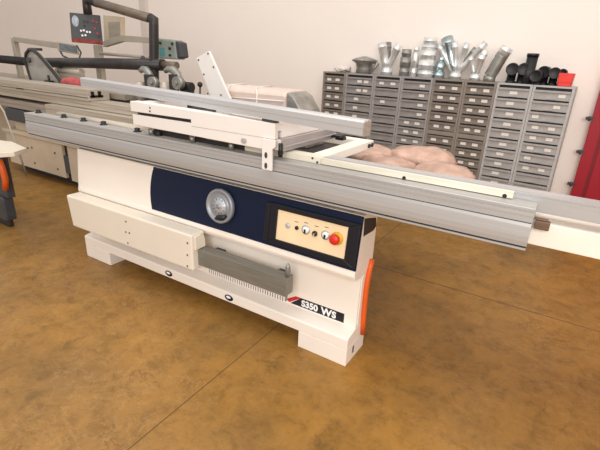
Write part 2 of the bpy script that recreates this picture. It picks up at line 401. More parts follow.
k = MB(); k.box(-1.5445, -.972, 1.50, 1.566, .302, .397); k.build('steel_stop_bar', M['steel'], saw, .002)
for x0, x1 in ((-1.53,-1.47),(-1.1,-1.04),(-2.2,-2.1)):
    sb = MB(); sb.box(x0, x1, 1.5665 if x0 > -2 else 1.5575, 1.6425, .31, .36); sb.build('mounting_bracket', M['char'], saw)
tr = MB()
for i in range(34):
    x = -1.482 + i*.0150; tr.box(x, x+.0082, 1.5055, 1.5075, .268, .3015)
tr.box(-1.482,-.98,1.5076,1.509,.296,.3015)
tb2 = MB(); tb2.box(-1.484,-.978,1.5091,1.53,.270,.3015); tb2.build('strip_backing', M['galvd'], saw)
tr.build('toothed_strip', M['white'], saw)
k = MB(); k.lathe((-.985,1.535,.397), (0,0,1), [(.013,0),(.013,.035),(.011,.055),(.006,.066),(0,.067)], 16); k.build('stop_pin', M['galvd'], saw)

# guide beam and rails under the sliding table
k = MB(); k.box(-3.15, 1.3, 1.615, 1.97, .800, .884); k.build('guide_beam', M['beam'], saw, .003)
k = MB(); k.box(-3.1, -.70, 1.63, 1.95, .7635, .7995); k.build('beam_support', M['dark'], saw)  # dark colour stands for the shade under the sliding table
k = MB(); k.box(-3.15, 1.3, 1.775, 1.985, .8845, .888); k.box(-3.15,1.3,1.776,1.79,.888,.892); k.build('guide_rail', M['alu'], saw)
k = MB(); k.box(-1.15, 1.3, 1.995, 2.07, .84, .888); k.build('rear_rail', M['alu'], saw, .002)
k = MB(); k.box(-.026,.020,1.585,1.6145,.868,.898); k.box(-.030,.012,1.592,1.6145,.898,.904); k.build('rail_stop_block', M['wood'], saw, .003)
# sliding table extrusion
YF = 1.54
prof = [(YF+.004,.797),(YF,.800),(YF,.806),(YF+.006,.808),(YF+.006,.812),(YF,.814),(YF-.003,.83),(YF-.004,.85),(YF-.002,.885),(YF,.896),(YF+.004,.8965),(YF+.004,.8995),
        (YF,.900),(YF,.914),(YF+.003,.915),(YF+.003,.920),(YF,.921),(YF,.934),(YF+.004,.935),(YF+.004,.939),(YF,.940),(YF,.948),(YF+.002,.950),
        (YF+.03,.950),(YF+.03,.946),(YF+.036,.946),(YF+.036,.950),(YF+.055,.950),(YF+.055,.944),(YF+.067,.944),(YF+.067,.950),
        (1.622,.950),(1.622,.915),(1.727,.915),(1.727,.897),(1.60,.897),(1.60,.797)]
k = MB(); k.prism(prof, -3.17, -.032); st = k.build('sliding_table', M['alu'], saw)
for z, h in ((.808,.004),):
    g = MB(); g.box(-3.17,-.032,YF+.003,YF+.007,.8075,.8125); g.build('edge_groove', M['black'], st)
g = MB(); g.box(-3.169,-.033,YF+.0025,YF+.005,.8965,.8995); g.build('seam_line', M['char'], st)
g = MB(); g.box(-3.17,-.0335,YF+.002,1.6215,.9502,.9508); g.build('table_surface', M['alutop'], st)
g = MB(); g.box(-3.171,-3.166,YF+.002,1.60,.80,.945); g.build('end_cover', M['alu2'], st)
for x, y in ((-3.098,1.60),(-2.798,1.60),(-2.586,1.60),(-2.385,1.60),(-2.058,1.585),(-1.885,1.585)):
    g = MB(); g.lathe((x,y,.9508), (0,0,1), [(.022,0),(.022,.005),(.013,.008),(.017,.018),(.010,.022),(0,.022)], 14); g.build('clamp_knob', M['black'], st)
# T bar on the right part of the table
g = MB(); g.box(-.877, -.111, 1.600, 1.614, .9535, .979); tb = g.build('ivory_clamp_bar', M['ivoryrail'], st, .0015)
g = MB(); g.box(-.877, -.13, 1.604, 1.612, .9509, .9534); g.build('bar_spacer', M['char'], tb)
for px, py in ((404,178.5),(504.5,196.5)):
    q = aty(px, py, 1.6); g = MB(); g.cyl((q.x,1.6005,q.z+.002),(q.x,1.599,q.z+.002),.0075,seg=16); g.build('bar_hole', M['black'], tb)
g = MB(); g.prism([(1.627,.9155),(1.627,.963),(1.629,.964),(1.629,.968),(1.627,.969),(1.627,.975),(1.64,.975),(1.64,.972),(1.646,.972),(1.646,.975),(1.70,.975),(1.70,.9155)], -.876, 1.3); g.build('long_aluminium_rail', M['alu'], saw)
g = MB(); g.tube([(-2.98,1.675,.942),(-2.05,1.675,.942)], .026, 16); g.build('round_clamp_rail', M['alu2l'], st)
# main bed and cabinet behind
k = MB(); k.box(-2.33, -.48, 2.11, 2.78, .735, .80); k.build('cast_iron_bed', M['dark'], saw, .004)
k = MB(); k.box(-2.5, -1.16, 1.766, 2.7, 0, .7345); k.build('rear_cabinet', M['char'], saw, .01)
k = MB(); k.box(-1.16, -.5, 2.2, 2.5, .66, .734); k.build('bed_bracket', M['char'], saw)

# ------------------------------------------------------------------ crosscut frame + table
ct = thing('crosscut_table', 'white crosscut table and ivory outrigger frame on top of the aluminium sliding table', 'machine table', (-1.5,1.8,.951))
k = MB(); k.prism([(-2.012,1.073),(-1.567,1.076),(-1.567,1.0445),(-1.066,1.0445),(-1.066,1.112),(-2.012,1.126)], 1.52, 1.545, 'y'); k.prism([(-2.012,1.0765),(-1.066,1.0765),(-1.066,1.112),(-2.012,1.126)], 1.545, 1.575, 'y'); k.box(-1.40,-1.066,1.575,1.90,1.0445,1.1125); k.box(-2.01,-1.93,1.575,1.85,1.0755,1.122); k.build('upper_deck', M['white'], ct, .002)
k = MB(); k.box(-1.99,-1.41,1.5455,1.56,1.02,1.0762); k.build('slot_shade', M['dark'], ct)  # dark filler standing for the shade inside the deck slot
k = MB(); k.prism([(-2.005,1.003),(-1.12,.993),(-1.12,1.0435),(-1.5675,1.0435),(-1.568,1.0585),(-2.005,1.058)], 1.522, 1.54, 'y'); k.box(-1.999,-1.05,1.5402,1.545,.995,1.042); k.build('front_apron', M['white'], ct, .002)
k = MB(); k.box(-1.50,-1.045,1.5455,2.05,.988,1.0435, M['plate']); k.box(-1.0448,-1.036,1.548,2.05,1.008,1.014, M['alu']); k.build('lower_deck', M['plate'], ct, .002)
k = MB(); k.prism([(-1.128,.905),(-1.074,.905),(-1.074,1.0),(-1.058,1.012),(-1.058,1.0435),(-1.128,1.0435)], 1.510, 1.5215, 'y'); hb = k.build('hanging_bracket', M['white'], ct, .002)
for z in (.925,.972):
    g = MB(); g.prism([(-1.105+.008*math.cos(a*math.pi/8), z+.014*math.sin(a*math.pi/8)) for a in range(16)], 1.5085, 1.5105, 'y'); g.build('bracket_slot', M['char'], hb)
for x, z in ((-1.855,1.105),(-1.858,1.088)):
    g = MB(); g.cyl((x,1.5205,z),(x,1.517,z),.0045,seg=10); g.build('screw', M['char'], ct)
g = MB(); g.cyl((-1.235,1.5215,1.018),(-1.235,1.510,1.018),.012,seg=12); g.build('bolt', M['alu'], ct)
g = MB(); g.box(-1.050,-1.034,1.52,1.54,.98,.998); g.cyl((-1.042,1.53,.97),(-1.042,1.53,1.03),.010,seg=12); g.build('pivot_bolt', M['black'], ct)
k = MB(); k.box(-1.30,-.880,1.602,1.665,.9512,.980); k.build('near_beam', M['ivoryrail'], ct, .002)
k = MB(); k.box(-.955,-.880,1.6655,2.185,.940,.980); rr_ = k.build('side_rail', M['beam'], ct, .003)
k = MB(); k.box(-1.50,-.9555,2.13,2.185,.940,.980); k.build('far_beam', M['beam'], ct, .003)
k = MB(); k.box(-1.50,-1.43,1.6655,2.1295,.940,.980); k.build('inner_rail', M['beam'], ct, .003)
k = MB(); k.box(-1.96,-1.3005,1.60,1.665,.9512,.9875); k.build('deck_shade_block', M['dark'], ct)  # dark block standing for the shade below the deck, also carries it
for x in (-1.93,-1.62,-1.36):
    k = MB(); k.cyl((x,1.575,.9512),(x,1.575,.985),.014,seg=12); k.build('support_foot', M['galvd'], ct)
for y in (2.12,2.16):
    g = MB(); g.cyl((-.881,y,.958),(-.872,y,.958),.011,seg=12); g.build('frame_bolt', M['black'], ct)
for x, z in ((-.92,.972),(-.895,.958)):
    g = MB(); g.cyl((x,1.6025,z),(x,1.599,z),.005,seg=10); g.build('screw', M['char'], ct)
g = MB(); g.box(-1.03,-.985,2.02,2.06,.985,1.0); g.box(-1.04,-.99,1.99,2.06,1.0,1.012); g.build('pivot_clamp', M['black'], ct)
# crosscut fence
def fe(X): return 1.448 - .235*(X+.0) - .155
A = Vector((-.660, 0, 0)); 
pb0 = atz(362.5,136.3,1.122); pb1 = aty(81,86,1.76)
dx = Vector((pb1.x-pb0.x, pb1.y-pb0.y, 0)); Lf = dx.length; ang = math.atan2(dx.y, dx.x); RISE = pb1.z-pb0.z
fr = thing('crosscut_fence', 'long silver aluminium crosscut fence lying diagonally over the white crosscut table', 'fence', (pb0.x, pb0.y, 1.122), ang)
k = MB()
# local: x along length, y positive = toward camera side?  (rotated ~170 deg, so +y points toward the camera)
mw = world_of(fr)
def loc(x, y, z): return mw @ Vector((x,y,z+RISE*x/Lf))
prof = [(0,0),(0,.022),(-.003,.023),(-.003,.026),(0,.027),(0,.048),(-.006,.055),(-.016,.056),(-.018,.052),(-.022,.052),(-.024,.056),(-.044,.056),(-.050,.05),(-.050,0)]
n_ = len(prof)
lo = [k.bm.verts.new(loc(0,y,z)) for y, z in prof]; hi = [k.bm.verts.new(loc(Lf,y,z)) for y, z in prof]
k.bm.faces.new(lo); k.bm.faces.new(hi[::-1])
for i in range(n_): k.bm.faces.new((lo[i], hi[i], hi[(i+1)%n_], lo[(i+1)%n_]))
k.build('fence_extrusion', M['fence'], fr)
k = MB(); k.hexa([loc(*q) for q in ((-.004,.001,-.001),(-.004,-.045,-.001),(-.0005,-.045,-.001),(-.0005,.001,-.001),(-.004,.001,.05),(-.004,-.045,.055),(-.0005,-.045,.055),(-.0005,.001,.05))]); k.build('end_cap', M['alu2'], fr, .001)
k = MB(); k.hexa([loc(*q) for q in ((.45,-.005,-.012),(.52,-.005,-.012),(.52,-.04,-.012),(.45,-.04,-.012),(.45,-.005,-.0005),(.52,-.005,-.0005),(.52,-.04,-.0005),(.45,-.04,-.0005))]); k.build('fence_foot', M['char'], fr)
k = MB(); k.hexa([loc(*q) for q in ((.95,-.005,-.012),(1.02,-.005,-.012),(1.02,-.04,-.012),(.95,-.04,-.012),(.95,-.005,-.0005),(1.02,-.005,-.0005),(1.02,-.04,-.0005),(.95,-.04,-.0005))]); k.build('fence_foot', M['char'], fr)

# ------------------------------------------------------------------ things on the bed behind
def blob(name, m, c, size, rot, label, cat, group, sub=3, amp=.12, seed=1):
    bm = bmesh.new(); bmesh.ops.create_icosphere(bm, subdivisions=sub, radius=1)
    rnd = random.Random(seed); ph = [rnd.uniform(0,6) for _ in range(6)]
    for v in bm.verts:
        q = v.co
        d = 1 + amp*(math.sin(q.x*4+ph[0])*math.sin(q.y*5+ph[1]) + .6*math.sin(q.x*9+ph[2])*math.cos(q.z*7+ph[3]))
        v.co = Vector((q.x*d*size[0], q.y*d*size[1], max(q.z, -.75)*d*size[2]))
    for f_ in bm.faces: f_.smooth = True
    zmin = min(v.co.z for v in bm.verts)
    for v in bm.verts: v.co.z -= zmin
    me = bpy.data.meshes.new(name); bm.to_mesh(me); bm.free(); me.materials.append(m)
    o = bpy.data.objects.new(name, me); C.objects.link(o); o.location = c; o.rotation_euler = (0,0,rot)
    return tag(o, label, cat, group)
PG = 'pink parcels behind the sliding table'
blob('wrapped_parcel', M['pinkwrap'], (-1.02,2.40,.80), (.20,.15,.062), -.1, 'leftmost dusty pink wrapped parcel, right behind the end of the crosscut frame', 'parcel', PG, seed=2)
blob('wrapped_parcel', M['pinkwrap'], (-.70,2.52,.80), (.20,.16,.066), .2, 'tallest dusty pink wrapped parcel, at the back of the pile before the brown grey cabinets', 'parcel', PG, seed=5)
blob('wrapped_parcel', M['pinkwrap'], (-.50,2.225,.80), (.17,.11,.058), -.3, 'rightmost dusty pink wrapped parcel, reaching in front of the pale cabinets', 'parcel', PG, seed=9)
blob('wrapped_parcel', M['pinkwrap'], (-.80,2.215,.80), (.15,.10,.055), .1, 'low pink wrapped parcel at the front middle of the pile by the aluminium rail', 'parcel', PG, seed=14)

# big film wrapped pack
wpk = thing('wrapped_pack', 'long tan pack wrapped in clear film with white ties, standing behind the fence', 'package', (-1.95,2.62,.80))
k = MB(); k.prism([(2.48,.80),(2.48,1.13),(2.50,1.160),(2.55,1.170),(2.70,1.168),(2.75,1.14),(2.75,.80)], -2.30, -1.66); k.build('pack_body', M['tanwrap'], wpk, .02, 3)
k = MB(); k.prism([(-1.659,.80),(-1.659,1.160),(-1.60,1.13),(-1.54,1.05),(-1.50,.96),(-1.48,.80)], 2.49, 2.74, 'y'); k.build('grey_end_piece', M['galvd'], wpk, .01)
for x0, x1 in ((-2.18,-2.17),(-1.90,-1.93)):
    k = MB(); k.tube([(x0,2.474,.85),(x0+.005,2.474,1.13),(x1,2.505,1.168),(x1,2.7,1.176)], .005, 8); k.build('white_tie', M['white'], wpk)
k = MB(); k.tube([(-2.29,2.472,1.085),(-1.67,2.472,1.10)], .004, 8); k.build('white_tie', M['white'], wpk)
# leaning white plate
p4 = [aty(x,y,2.40) for x,y in ((196,58),(208.5,51),(230.5,100),(212,100))]
dirv = (p4[3]-p4[0]); e = (.80-p4[3].z)/dirv.z; bl = p4[3]+dirv*e; dv2 = (p4[2]-p4[1]); br = p4[2]+dv2*((.80-p4[2].z)/dv2.z)
k = MB(); k.slab([p4[0], p4[1], br, bl], (0,-1,0), .022)
wpl = rooted(k, 'guard_plate', M['white'], ((bl.x+br.x)/2, 2.41, .80), 'tall narrow white sheet metal plate leaning beside the wrapped pack', 'metal plate', bevel=.002)
for x, y in ((198.7,60),(208.2,53.5),(213.7,67),(204,74.3),(208,93.5),(221.2,95)):
    q = aty(x, y, 2.40); k = MB(); k.cyl((q.x,2.3998,q.z),(q.x,2.395,q.z),.006,seg=10); k.build('screw', M['char'], wpl)
# ball lever
q = aty(200,84.5,2.35)
k = MB(); k.cyl((q.x-.02,2.35,.80),(q.x,2.35,q.z-.01),.007,seg=10,m=M['char']); k.cyl((q.x-.02,2.35,.80),(q.x-.02,2.35,.815),.03,seg=14,m=M['char']); k.ball(q, .019, M['black'])
rooted(k, 'ball_lever', M['char'], (q.x-.02,2.35,.80), 'thin dark lever with black ball knob left of the leaning white plate', 'lever')

# ------------------------------------------------------------------ second saw behind left
s2 = thing('old_panel_saw', 'older beige panel saw standing behind the left end of the cream saw', 'saw', (-4.1,2.6,0))
Y2 = 2.4
k = MB(); k.box(-5.46, -3.0, 2.52, 3.0, 0, .10); k.build('plinth', M['dark'], s2)
k = MB(); k.box(-5.44, -4.33, Y2, 3.0, .10, .452); k.build('side_cabinet', M['cream2'], s2, .004)
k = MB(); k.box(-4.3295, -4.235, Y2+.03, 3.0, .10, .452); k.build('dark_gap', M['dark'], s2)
k = MB(); k.box(-4.2345, -3.0, Y2, 3.0, .09, .452); k.build('side_cabinet', M['cream2'], s2, .004)
k = MB(); k.box(-5.46, -3.0, Y2-.015, 3.0, .458, .492); k.build('cabinet_flange', M['cream2'], s2, .002)
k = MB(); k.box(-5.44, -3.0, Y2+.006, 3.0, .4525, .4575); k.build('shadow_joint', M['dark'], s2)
k = MB(); k.box(-5.30, -2.9, Y2+.06, 3.0, .4925, .60); k.build('bed_base', M['cream2'], s2)
k = MB(); k.box(-5.30, -4.90, Y2-.02, 2.9, .601, .73); k.build('end_block', M['char'], s2, .004)
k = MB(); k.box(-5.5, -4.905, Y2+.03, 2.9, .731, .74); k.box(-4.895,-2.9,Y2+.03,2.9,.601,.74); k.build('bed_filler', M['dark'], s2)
for px, py in ((28,148),(32,147.5),(35,163),(55,153),(58,169)):
    q = aty(px, py, Y2); k = MB(); k.cyl((q.x,Y2,q.z),(q.x,Y2-.006,q.z),.010,seg=10); k.build('rivet', M['char'], s2)
q = aty(62,160,Y2); k = MB(); k.box(-4.33,-4.25,Y2+.005,Y2+.029,.16,.34); k.build('gap_bracket', M['char'], s2)
def beam2(x0, x1, y0, y1, z0, z1, m, name='table_beam'):
    k = MB(); zs = (z1-z0)
    k.prism([(y0,z0),(y0,z0+zs*.42),(y0+.006,z0+zs*.44),(y0+.006,z0+zs*.50),(y0,z0+zs*.52),(y0,z1),(y1,z1),(y1,z0)], x0, x1)
    return k.build(name, m, s2, .001)
beam2(-7.5,-4.40,2.40,2.62,.742,.822,M['alu2'])
beam2(-4.395,-2.36,2.34,2.42,.76,.85,M['alu2l'])
beam2(-7.5,-2.36,2.425,2.60,.853,.925,M['alu2l'])
b1 = beam2(-7.5,-3.76,2.40,2.62,.928,1.025,M['alu2l'])
g = MB(); g.box(-7.5,-3.765,2.396,2.405,.953,.958); g.build('beam_slot', M['char'], b1)
g = MB(); g.box(-5.00,-4.86,2.394,2.402,.949,.960); g.build('beam_slot', M['dark'], b1)
g = MB(); g.box(-3.762,-3.752,2.43,2.46,.955,1.01); g.box(-3.762,-3.752,2.50,2.53,.955,1.01); g.box(-3.762,-3.752,2.42,2.55,.955,.975); g.build('slot_end', M['black'], b1)
k = MB(); k.box(-7.5,-3.6,2.66,3.35,.93,.985); k.build('cast_table', M['alu2'], s2, .004)
k = MB(); k.box(-7.2,-3.7,3.0,3.2,0,.9295); k.build('rear_cabinet', M['cream2'], s2, .004)
k = MB(); k.box(-3.59,-2.65,2.66,3.35,.86,.92); k.build('outfeed_plate', M['dark'], s2, .004)
k = MB(); k.box(-3.59,-2.75,2.7,3.3,.2,.8595); k.build('outfeed_pedestal', M['cream2'], s2, .004)
# cylinders, cloth, ledge on its table
k = MB(); a = aty(60,71,2.9); c_ = aty(82,72,2.9)
k.cyl(a, c_, .035, seg=18, m=M['alu2l']); k.cyl(a-Vector((.03,0,0)), a, .042, seg=18, m=M['arm']); k.box(a.x, c_.x, 2.87, 2.93, .985, a.z-.02, M['arm']); k.build('motor_barrel', M['alu2l'], s2)
cc = aty(71,84,2.72)
blob('cleaning_cloth', M['cloth'], (cc.x-.0,2.74,.985), (.13,.045,.05), .25, 'crumpled red cloth lying at the foot of the smoky blade guard', 'cloth', None, seed=4, amp=.22)
# blade guard
gy = 2.75
gp = [aty(x,y,gy) for x,y in ((26.5,60),(27,53.5),(30,49.5),(34,50),(39,54),(47,63),(56,74),(65,85.5))]
gl = [aty(x,y,gy) for x,y in ((27.5,66),(30,75),(34,86))]
gg = thing('blade_guard', 'teardrop shaped smoky blade guard with a thick dark rim on the old saw table', 'blade guard', (gp[4].x, gy, .985))
k = MB(); k.slab(gp + [aty(50,86,gy)] + gl[::-1], (0,-1,0), .02); k.build('guard_pane', M['guard'], gg)
k = MB(); rim = gl[::-1] + gp; rim = [q+Vector((0,-.012,0)) for q in rim]; k.tube(rim, [.010,.011,.013,.015,.016,.017,.018,.018,.018,.018,.019], 10); k.build('guard_rim', M['pipe'], gg)
k = MB(); q = aty(30,60,gy); k.cyl(q+Vector((0,-.03,0)), q+Vector((0,.03,0)), .028, seg=16); k.build('guard_hub', M['char'], gg)
k = MB(); k.box(gl[2].x+.0, aty(58,86,gy).x, gy-.01, gy+.02, .985, gl[2].z+.01); k.build('guard_foot', M['char'], gg)
k = MB(); q = aty(49,80,gy-.05); k.cyl((q.x,gy-.05,.985),(q.x,gy-.05,q.z+.05),.012,seg=10); k.box(q.x-.06,q.x+.06,gy-.07,gy-.03,q.z-.03,q.z-.005); k.build('adjuster', M['black'], gg)
# extraction pipes
YP = 2.9
ep = thing('extraction_pipe', 'thick black overhead dust pipe carried on a bent tube above the old saw', 'pipe', (aty(155,80,YP).x, YP, .92))
zl = aty(0,59,YP); zr = aty(163,65,YP); P_ = []
k = MB(); pts = [Vector((zl.x-1.2,YP,zl.z)), zl, aty(30,62,YP), aty(34,62.5,YP), aty(90,63,YP), zr]
k.tube(pts, [.042,.042,.042,.052,.052,.052], 18); mainp = k.build('main_tube', M['pipe'], ep)
for i in range(16):
    q = zl + (aty(30,62,YP)-zl)*(i/15); k = MB()
    k.cyl(q-Vector((.008,0,0)), q+Vector((.008,0,0)), .048, seg=14); k.build('hose_rib', M['black'], ep)
k = MB(); k.tube([zr, aty(177,65.5,YP)], [.034,.032], 14); k.build('tube_end', M['pipeb'], ep)
k = MB(); pts = [aty(88,14,YP), aty(87,6,YP), aty(86.5,1,YP), aty(90,0,YP), aty(97,3,YP)]; k.tube(pts, .042, 16); k.build('elbow', M['pipe'], ep)
k = MB(); k.tube([aty(96,2.5,YP), aty(151,18.5,YP)], .041, 16); k.build('upper_tube', M['pipeb'], ep)
k = MB(); k.tube([aty(150.5,18.3,YP), aty(154,20,YP), aty(153.8,25,YP), aty(154,62,YP), aty(154.5,80,YP), Vector((aty(154.5,80,YP).x,YP,.92))], .043, 16); k.build('upright_tube', M['pipe'], ep)
k = MB(); q = aty(154,80,YP); k.cyl((q.x,YP,.92),(q.x,YP,.935),.09,seg=20); k.build('base_flange', M['char'], ep)
k = MB(); q = aty(142,57,YP); k.cyl(q-Vector((.02,0,.04)), q+Vector((.02,0,0.0)), .02, seg=12); k.build('pipe_clip', M['char'], ep)
# control pendant
cpn = thing('control_pendant', 'dark rectangular control pendant with push buttons hanging from the bent tube', 'control box', tuple(aty(86,45,YP)))
NP = Vector((.80,-.60,0)); P0 = aty(86,28,YP) + NP*.06
pq = [atp(x,y,P0,NP) for x,y in ((69.3,12.3),(100,15.3),(103,45),(71.7,42))]
k = MB(); k.slab(pq, NP, .05); k.build('housing', M['char'], cpn, .006)
def pc(u, v, o=.0): 
    a = pq[0]*(1-u)+pq[1]*u; b_ = pq[3]*(1-u)+pq[2]*u; q = a*(1-v)+b_*v; return q + NP*o
k = MB(); k.slab([pc(.02,.84,.002), pc(.98,.84,.002), pc(.98,.985,.002), pc(.02,.985,.002)], NP, .0025); k.build('red_strip', mat('rust_red_strip',(140,52,40),.6,noise=.25,scale=30), cpn)
k = MB(); k.slab([pc(.17+.11*math.cos(a*math.pi/8),.27+.19*math.sin(a*math.pi/8),.002) for a in range(16)][::-1], NP, .0025); k.build('emblem', mat('pale_emblem',(176,184,196),.5,noise=.2,scale=40), cpn)
for u, v, c_ in ((.33,.58,'labelw'),(.42,.56,'labelw'),(.52,.60,'labelw'),(.61,.60,'labelw'),(.36,.74,'labelw'),(.46,.72,'labelw'),(.75,.22,'labelr'),(.86,.24,'labelr'),(.78,.46,'labelr'),(.86,.62,'labelr'),(.90,.72,'black'),(.45,.25,'black'),(.56,.25,'black'),(.45,.4,'black')):
    k = MB(); q = pc(u,v); k.cyl(q-NP*.002, q+NP*.012, .010, seg=12); k.build('push_button', M[c_], cpn)
# beige overhead arms
ya = 3.05
oa = thing('overhead_arm', 'beige overhead arm left of the pendant, carrying a small handled control display', 'machine arm', (aty(17.5,56,ya).x, ya, .985))
q0 = aty(17.5,56,ya); q1 = aty(17.5,40,ya); q2 = aty(57,45,ya)
k = MB(); k.box(q0.x-.03,q0.x+.03,ya-.03,ya+.03,.985,q1.z+.02); k.build('post', M['arm'], oa, .004)
k = MB(); k.hexa([(q1.x-.03,ya-.035,q1.z-.02),(q2.x,ya-.035,q2.z-.035),(q2.x,ya+.035,q2.z-.035),(q1.x-.03,ya+.035,q1.z-.02),(q1.x-.03,ya-.035,q1.z+.035),(q2.x,ya-.035,q2.z+.03),(q2.x,ya+.035,q2.z+.03),(q1.x-.03,ya+.035,q1.z+.035)]); k.build('arm', M['arm'], oa, .004)
k = MB(); q = aty(38,48,ya); k.box(q.x-.10,q.x+.06,ya-.05,ya+.02,q.z-.03,q.z-.0); k.build('cable_clamp', M['char'], oa, .004)
ND = Vector((.84,-.54,0)); D0 = aty(60,46,ya) + ND*.05
dq = [atp(x,y,D0,ND) for x,y in ((56.5,41),(77.5,45),(79.5,55),(58,51))]
k = MB(); k.slab(dq, ND, .035); ds = k.build('display_box', M['arm'], oa, .01)
def dc(u, v, o=0): a = dq[0]*(1-u)+dq[1]*u; b_ = dq[3]*(1-u)+dq[2]*u; return a*(1-v)+b_*v+ND*o
k = MB(); k.slab([dc(.08,.15,.002),dc(.92,.15,.002),dc(.92,.85,.002),dc(.08,.85,.002)], ND, .003); k.build('display_face', M['screen'], ds)
k = MB(); k.tube([dc(.1,.95,.03), dc(.2,1.4,.04), dc(.5,1.6,.04), dc(.95,1.4,.04), dc(1.1,.7,.04), dc(.95,.05,.03)], .010, 10); k.build('display_handle', M['char'], ds)
yb = 3.2
ob = thing('overhead_arm', 'beige overhead arm right of the pendant, ending in a green grey control box', 'machine arm', (aty(100,60,yb).x, yb, .985))
q = aty(99.5,60,yb); t_ = aty(111,17,yb)
k = MB(); k.box(q.x-.045,q.x+.045,yb-.03,yb+.03,.985,aty(100,45,yb).z); k.build('post', M['arm'], ob, .004)
fr0 = [aty(x,y,yb) for x,y in ((103,15),(121,16.5),(121.5,38),(104.5,47))]
k = MB(); k.slab(fr0, (0,-1,0), .05); hb2 = k.build('head_plate', M['cream2'], ob, .004)
ins = [aty(x,y,yb-.004) for x,y in ((108,22),(119.5,22),(120,35),(109,38))]
k = MB(); k.slab(ins, (0,-1,0), .006); k.build('head_inset', M['alu2'], hb2, .001)
k = MB(); k.slab([aty(x,y,yb-.01) for x,y in ((103,41),(120,35),(158,38),(158,43.5),(121,41.5),(103,47))], (0,-1,0), .06); k.build('arm', M['arm'], ob, .004)
k = MB(); k.tube([aty(100,53.5,yb-.05), aty(150,57.5,yb-.05)], .016, 12); k.build('brace_tube', M['arm'], ob)
bq = [aty(x,y,yb-.08) for x,y in ((157,38),(174,40),(176.5,59.5),(158,58.5))]
k = MB(); k.slab(bq, (0,-1,0), .12); cb = k.build('control_box', M['armgreen'], ob, .012)
k = MB(); k.slab([bq[0]*.2+bq[1]*.8+Vector((0,.01,0)), bq[1]+Vector((.05,.02,-.02)), bq[2]+Vector((.05,.02,.02)), bq[3]*.2+bq[2]*.8+Vector((0,.01,0))], (0,-1,0), .10); k.build('box_side', M['char'], ob, .01)
def bc(u, v, o=0): a = bq[0]*(1-u)+bq[1]*u; b_ = bq[3]*(1-u)+bq[2]*u; return a*(1-v)+b_*v+Vector((0,-o,0))
k = MB(); k.slab([bc(.1,.45,.002),bc(.4,.45,.002),bc(.4,.85,.002),bc(.1,.85,.002)], (0,-1,0), .003); k.build('teal_sticker', M['teal'], cb)
for u, v in ((.2,.22),(.72,.45),(.7,.8),(.9,.2)):
    k = MB(); q = bc(u,v); k.cyl(q+Vector((0,.002,0)), q+Vector((0,-.014,0)), .012, seg=10); k.build('box_knob', M['black'], cb)
# hose clamps / small motors right of the upright
def hook(px, label, sc=1, yy=2.8):
    base = aty(px, 84, yy); root = thing('holding_clamp', label, 'clamp', (base.x, yy, .92), 0, 'hold down clamps at the old saw table')
    k = MB()
    arc = [aty(px-9+dx_*sc, y_, yy) for dx_, y_ in ((-1,71),(3,69),(9,70),(14,74),(16.5,80),(17,86))]
    k.tube(arc, [.022,.028,.034,.036,.036,.032], 12); k.build('curved_arm', M['galvd'], root)
    k = MB(); q = aty(px-1,78,yy-.05); k.box(q.x-.05,q.x+.02,yy-.07,yy-.01,.92,q.z+.03); k.build('clamp_body', M['pipe'], root, .008)
    k = MB(); q = aty(px+3,83,yy-.08); k.cyl(q+Vector((0,-.02,0)), q+Vector((0,.03,0)), .055, seg=18); k.cyl(q+Vector((0,-.035,0)), q+Vector((0,-.02,0)), .018, seg=12); k.build('hand_knob', M['galvd'], root)
    k = MB(); q = aty(px-10,84,yy-.02); k.cyl((q.x,yy-.02,.92),(q.x,yy-.02,q.z+.02),.04,seg=16); k.build('clamp_post', M['alu2l'], root)
hook(150, 'left one of two grey curved hold-down clamps below the black tube end', .6)
hook(175, 'right one of two grey curved hold-down clamps, beside the small dark motor', .8)
k = MB(); q = aty(187,87,2.9); k.cyl(q+Vector((-.05,0,0)), q+Vector((.06,0,0)), .045, seg=18, m=M['pipe']); k.cyl(q+Vector((-.02,-.06,0)), q+Vector((-.02,.0,.03)), .03, seg=14, m=M['char']); k.box(q.x-.05,q.x+.05,2.86,2.94,.92,q.z-.02,M['char'])
rooted(k, 'small_motor', M['pipe'], (q.x,2.9,.92), 'small dark motor right of the curved clamps, behind the fence', 'motor', bevel=.004)

# ------------------------------------------------------------------ machine at the left edge
lm = thing('bench_machine', 'small dark grey machine with a white table cut off at the left picture edge', 'machine', (-3.95,1.53,0))
def rx(px, py, Y=1.50): return aty(px, py, Y).x
e1 = rx(15,205,1.56); e2 = rx(13.5,175,1.56)
k = MB(); k.box(e1-.5,e1-.03,1.50,1.54,.0,.06); k.build('foot_block', M['dark'], lm, .01)
k = MB(); k.prism([(e1-.55,.06),(e1-.01,.06),(e1,.10),(e1,.24),(e1-.03,.26),(e1-.55,.26)], 1.48, 1.56, 'y'); k.build('lower_housing', M['char'], lm, .01)
k = MB(); k.box(e2-.5,e2-.03,1.50,1.56,.2605,.64); k.build('column', M['char'], lm, .006)
ol = aty(4.5,172,1.49); k = MB(); k.tube([(ol.x-.03,1.485,ol.z-.14),(ol.x,1.485,ol.z-.05),(ol.x-.01,1.485,ol.z+.03),(ol.x-.03,1.485,ol.z+.09)], .022, 12); k.build('orange_lever', M['orange'], lm)
k = MB(); k.box(e2-.5,e2+.01,1.49,1.57,.6405,.667); k.build('table_bracket', M['galvd'], lm, .006)
tp = [atz(x,y,.70) for x,y in ((-10,153.5),(14,152),(26.5,148),(12,141.5),(-10,139))]
k = MB(); k.prism([(q.x,q.y) for q in tp], .668, .70, 'z'); k.build('table_top', M['wtable'], lm, .003)
k = MB(); a = aty(4,112,1.86); b_ = aty(26.5,175.5,1.86); b2 = aty(19,152,1.86)
k.tube([a+Vector((-.1,0,.1)), a, b2, b_], .007, 10)
